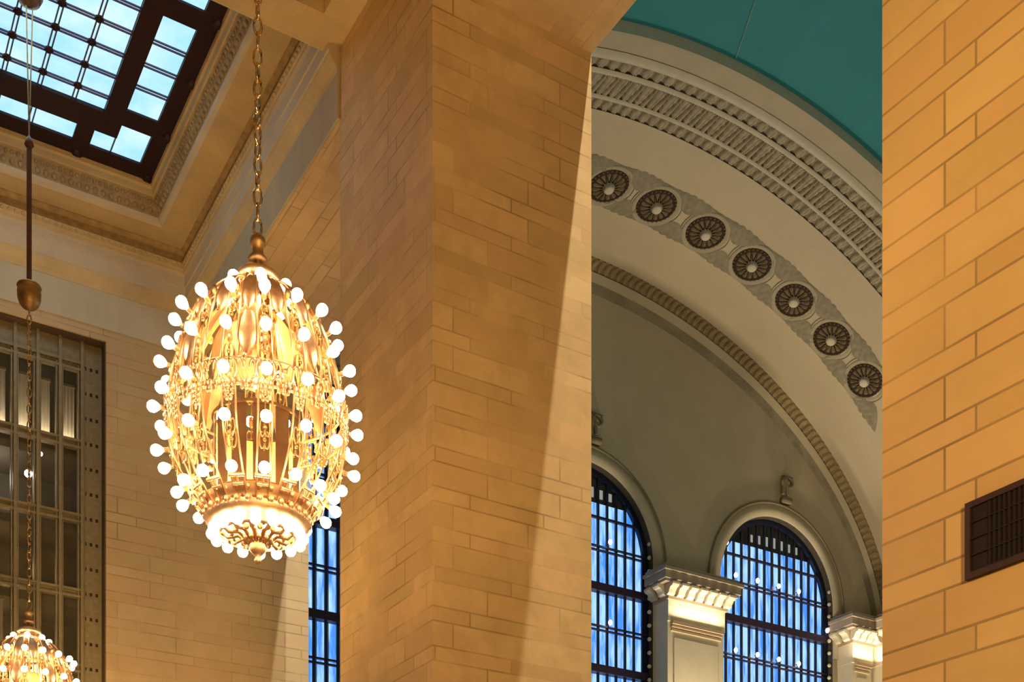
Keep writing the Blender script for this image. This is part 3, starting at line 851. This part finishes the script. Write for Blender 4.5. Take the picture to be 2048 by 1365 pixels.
    for k in range(16): bulb(.42, 2*PI*k/16, .235, 2.9)
    # chain, ball, rod, suspension and ceiling rose
    m = MB(); z = 3.06; k = 0
    while z < 8.55:
        h = .095; w = .036
        pts = []
        for q in range(12):
            u = 2*PI*q/12; x = w*cos(u); y = h*sin(u)*.9
            aa = k*PI/2+z*.9
            pts.append((x*cos(aa), x*sin(aa), z+h+y))
        m.tube(pts, .0135, 5, True); z += .148; k += 1
    link('chain', m, CHAINM, c, True)
    link('ball', MB().lathe([(.001,8.49),(.03,8.50),(.05,8.53),(.12,8.55),(.175,8.62),(.205,8.72),(.21,8.82),(.19,8.90),(.215,8.92),(.20,8.95),(.10,8.95),(.04,9.0),(.03,9.06)], 20), BRASSD, c, True)
    link('rod', MB().tube([(0,0,9.0),(0,0,11.5)], .045, 8).lathe([(.05,11.45),(.085,11.50),(.05,11.6),(.02,11.66)], 10), metal('rod_brown', (.13,.055,.03), .5, .5), c, True)
    link('cable', MB().tube([(0,0,11.6),(-.05,0,14.05)], .012, 5).tube([(0,0,11.6),(.06,0,14.05)], .012, 5), BRASSD, c, True)
    link('ceiling_cup', MB().lathe([(.02,14.0),(.07,14.02),(.19,14.10),(.24,14.2),(.20,14.28),(.03,14.32)], 18), metal('cup_brown', (.20,.11,.08), .5, .5), c, True)
    return c
ch1 = make_chandelier((3.92, 10.98, 4.45), 'large lit egg shaped brass chandelier hanging in front of the end wall')
ch2 = copy_tree(ch1); ch2.location = W(3.92, 23.03, 4.45)
ch2['label'] = 'farther lit chandelier at the bottom left corner before the bronze window'

# ------------------------------------------------------------------ lights
def point(name, loc, e, col, r=.3):
    d = bpy.data.lights.new(name, 'POINT'); d.energy = e; d.color = col; d.shadow_soft_size = r
    o = bpy.data.objects.new(name, d); COL.objects.link(o); o.location = W(*loc); return o
def area(name, loc, to, size, e, col, sy=None):
    d = bpy.data.lights.new(name, 'AREA'); d.energy = e; d.color = col; d.size = size
    if sy: d.shape = 'RECTANGLE'; d.size_y = sy
    o = bpy.data.objects.new(name, d); COL.objects.link(o); p = W(*loc); o.location = p
    o.rotation_euler = (W(*to)-p).to_track_quat('-Z', 'Y').to_euler(); return o
def spot(name, loc, to, e, col, deg, r=.1, blend=.4):
    d = bpy.data.lights.new(name, 'SPOT'); d.energy = e; d.color = col; d.spot_size = math.radians(deg); d.shadow_soft_size = r; d.spot_blend = blend
    o = bpy.data.objects.new(name, d); COL.objects.link(o); p = W(*loc); o.location = p
    o.rotation_euler = (W(*to)-p).to_track_quat('-Z', 'Y').to_euler(); return o
WARM = (1.0, .65, .23)
for b in (10.98, 23.03, -1.07):
    point('chandelier_light', (3.92, b, 4.85), {10.98:2550, 23.03:4000}.get(b, 2650), WARM, .16)
area('skylight_daylight', (CA, CB, ZK-.2), (CA, CB, 0), 3.5, 55, (.75,.9,1))
# cornice lamps of the concourse: give the slanting shadow line on the piers
KH = 8.0
for b in (4.0, 17.0):
    spot('cornice_lamp', (AW+.1316*KH, b, ZS+KH), (10.7, b+11.8, 9.5), 8600, (1, .92, .72), 64, .06, .5)
# unseen upward area fills, added to brighten the concourse
for b, e in ((6, 1180), (20, 950), (32, 60)):
    area('concourse_fill', (30, b, 4), (30, b+2, 40), 14, e, (1,.92,.70), 10)
for a in (35.8, 47.0):
    area('capital_lamp', (a, 41.0, 10.5), (a, 41.5, 19.6), 2.4, 1150, (1, .80, .52), .4)
for a in (35.8, 46.65):
    area('bracket_lamp', (a, 41.55, 18.35), (a, 41.5, 20), 3.0, 85, (1, .84, .56), .15)
area('room_light', (4.95, bw+.2, 13.38), (4.95, bw+.33, 14.6), 2.0, 20, (1,.85,.6), .1)  # unseen strip added between glass and blinds to brighten them
point('room_light', (4.2, bw+1.2, 12.6), 26, (.9,.9,1), .2)
point('room_light', (4.6, bw+1.2, 10.6), 14, (1,.7,.35), .2)
point('room_light', (4.6, bw+1.2, 9.0), 14, (1,.7,.35), .2)

wd = bpy.data.worlds.new('world'); scene.world = wd; wd.use_nodes = True
wd.node_tree.nodes['Background'].inputs[0].default_value = (1, .74, .45, 1)
wd.node_tree.nodes['Background'].inputs[1].default_value = .05

cam = bpy.data.cameras.new('camera'); co = bpy.data.objects.new('camera', cam); COL.objects.link(co)
co.location = (0, 0, EYE); co.rotation_euler = (PI/2, 0, 0)
cam.sensor_width = 36; cam.lens = 36*2390/2048; cam.shift_y = 1367.5/2048; cam.clip_end = 500; cam.clip_start = .05
scene.camera = co
scene.view_settings.view_transform = 'Standard'; scene.view_settings.look = 'None'
scene.view_settings.gamma = 1; scene.view_settings.exposure = 0; scene.view_settings.use_curve_mapping = False
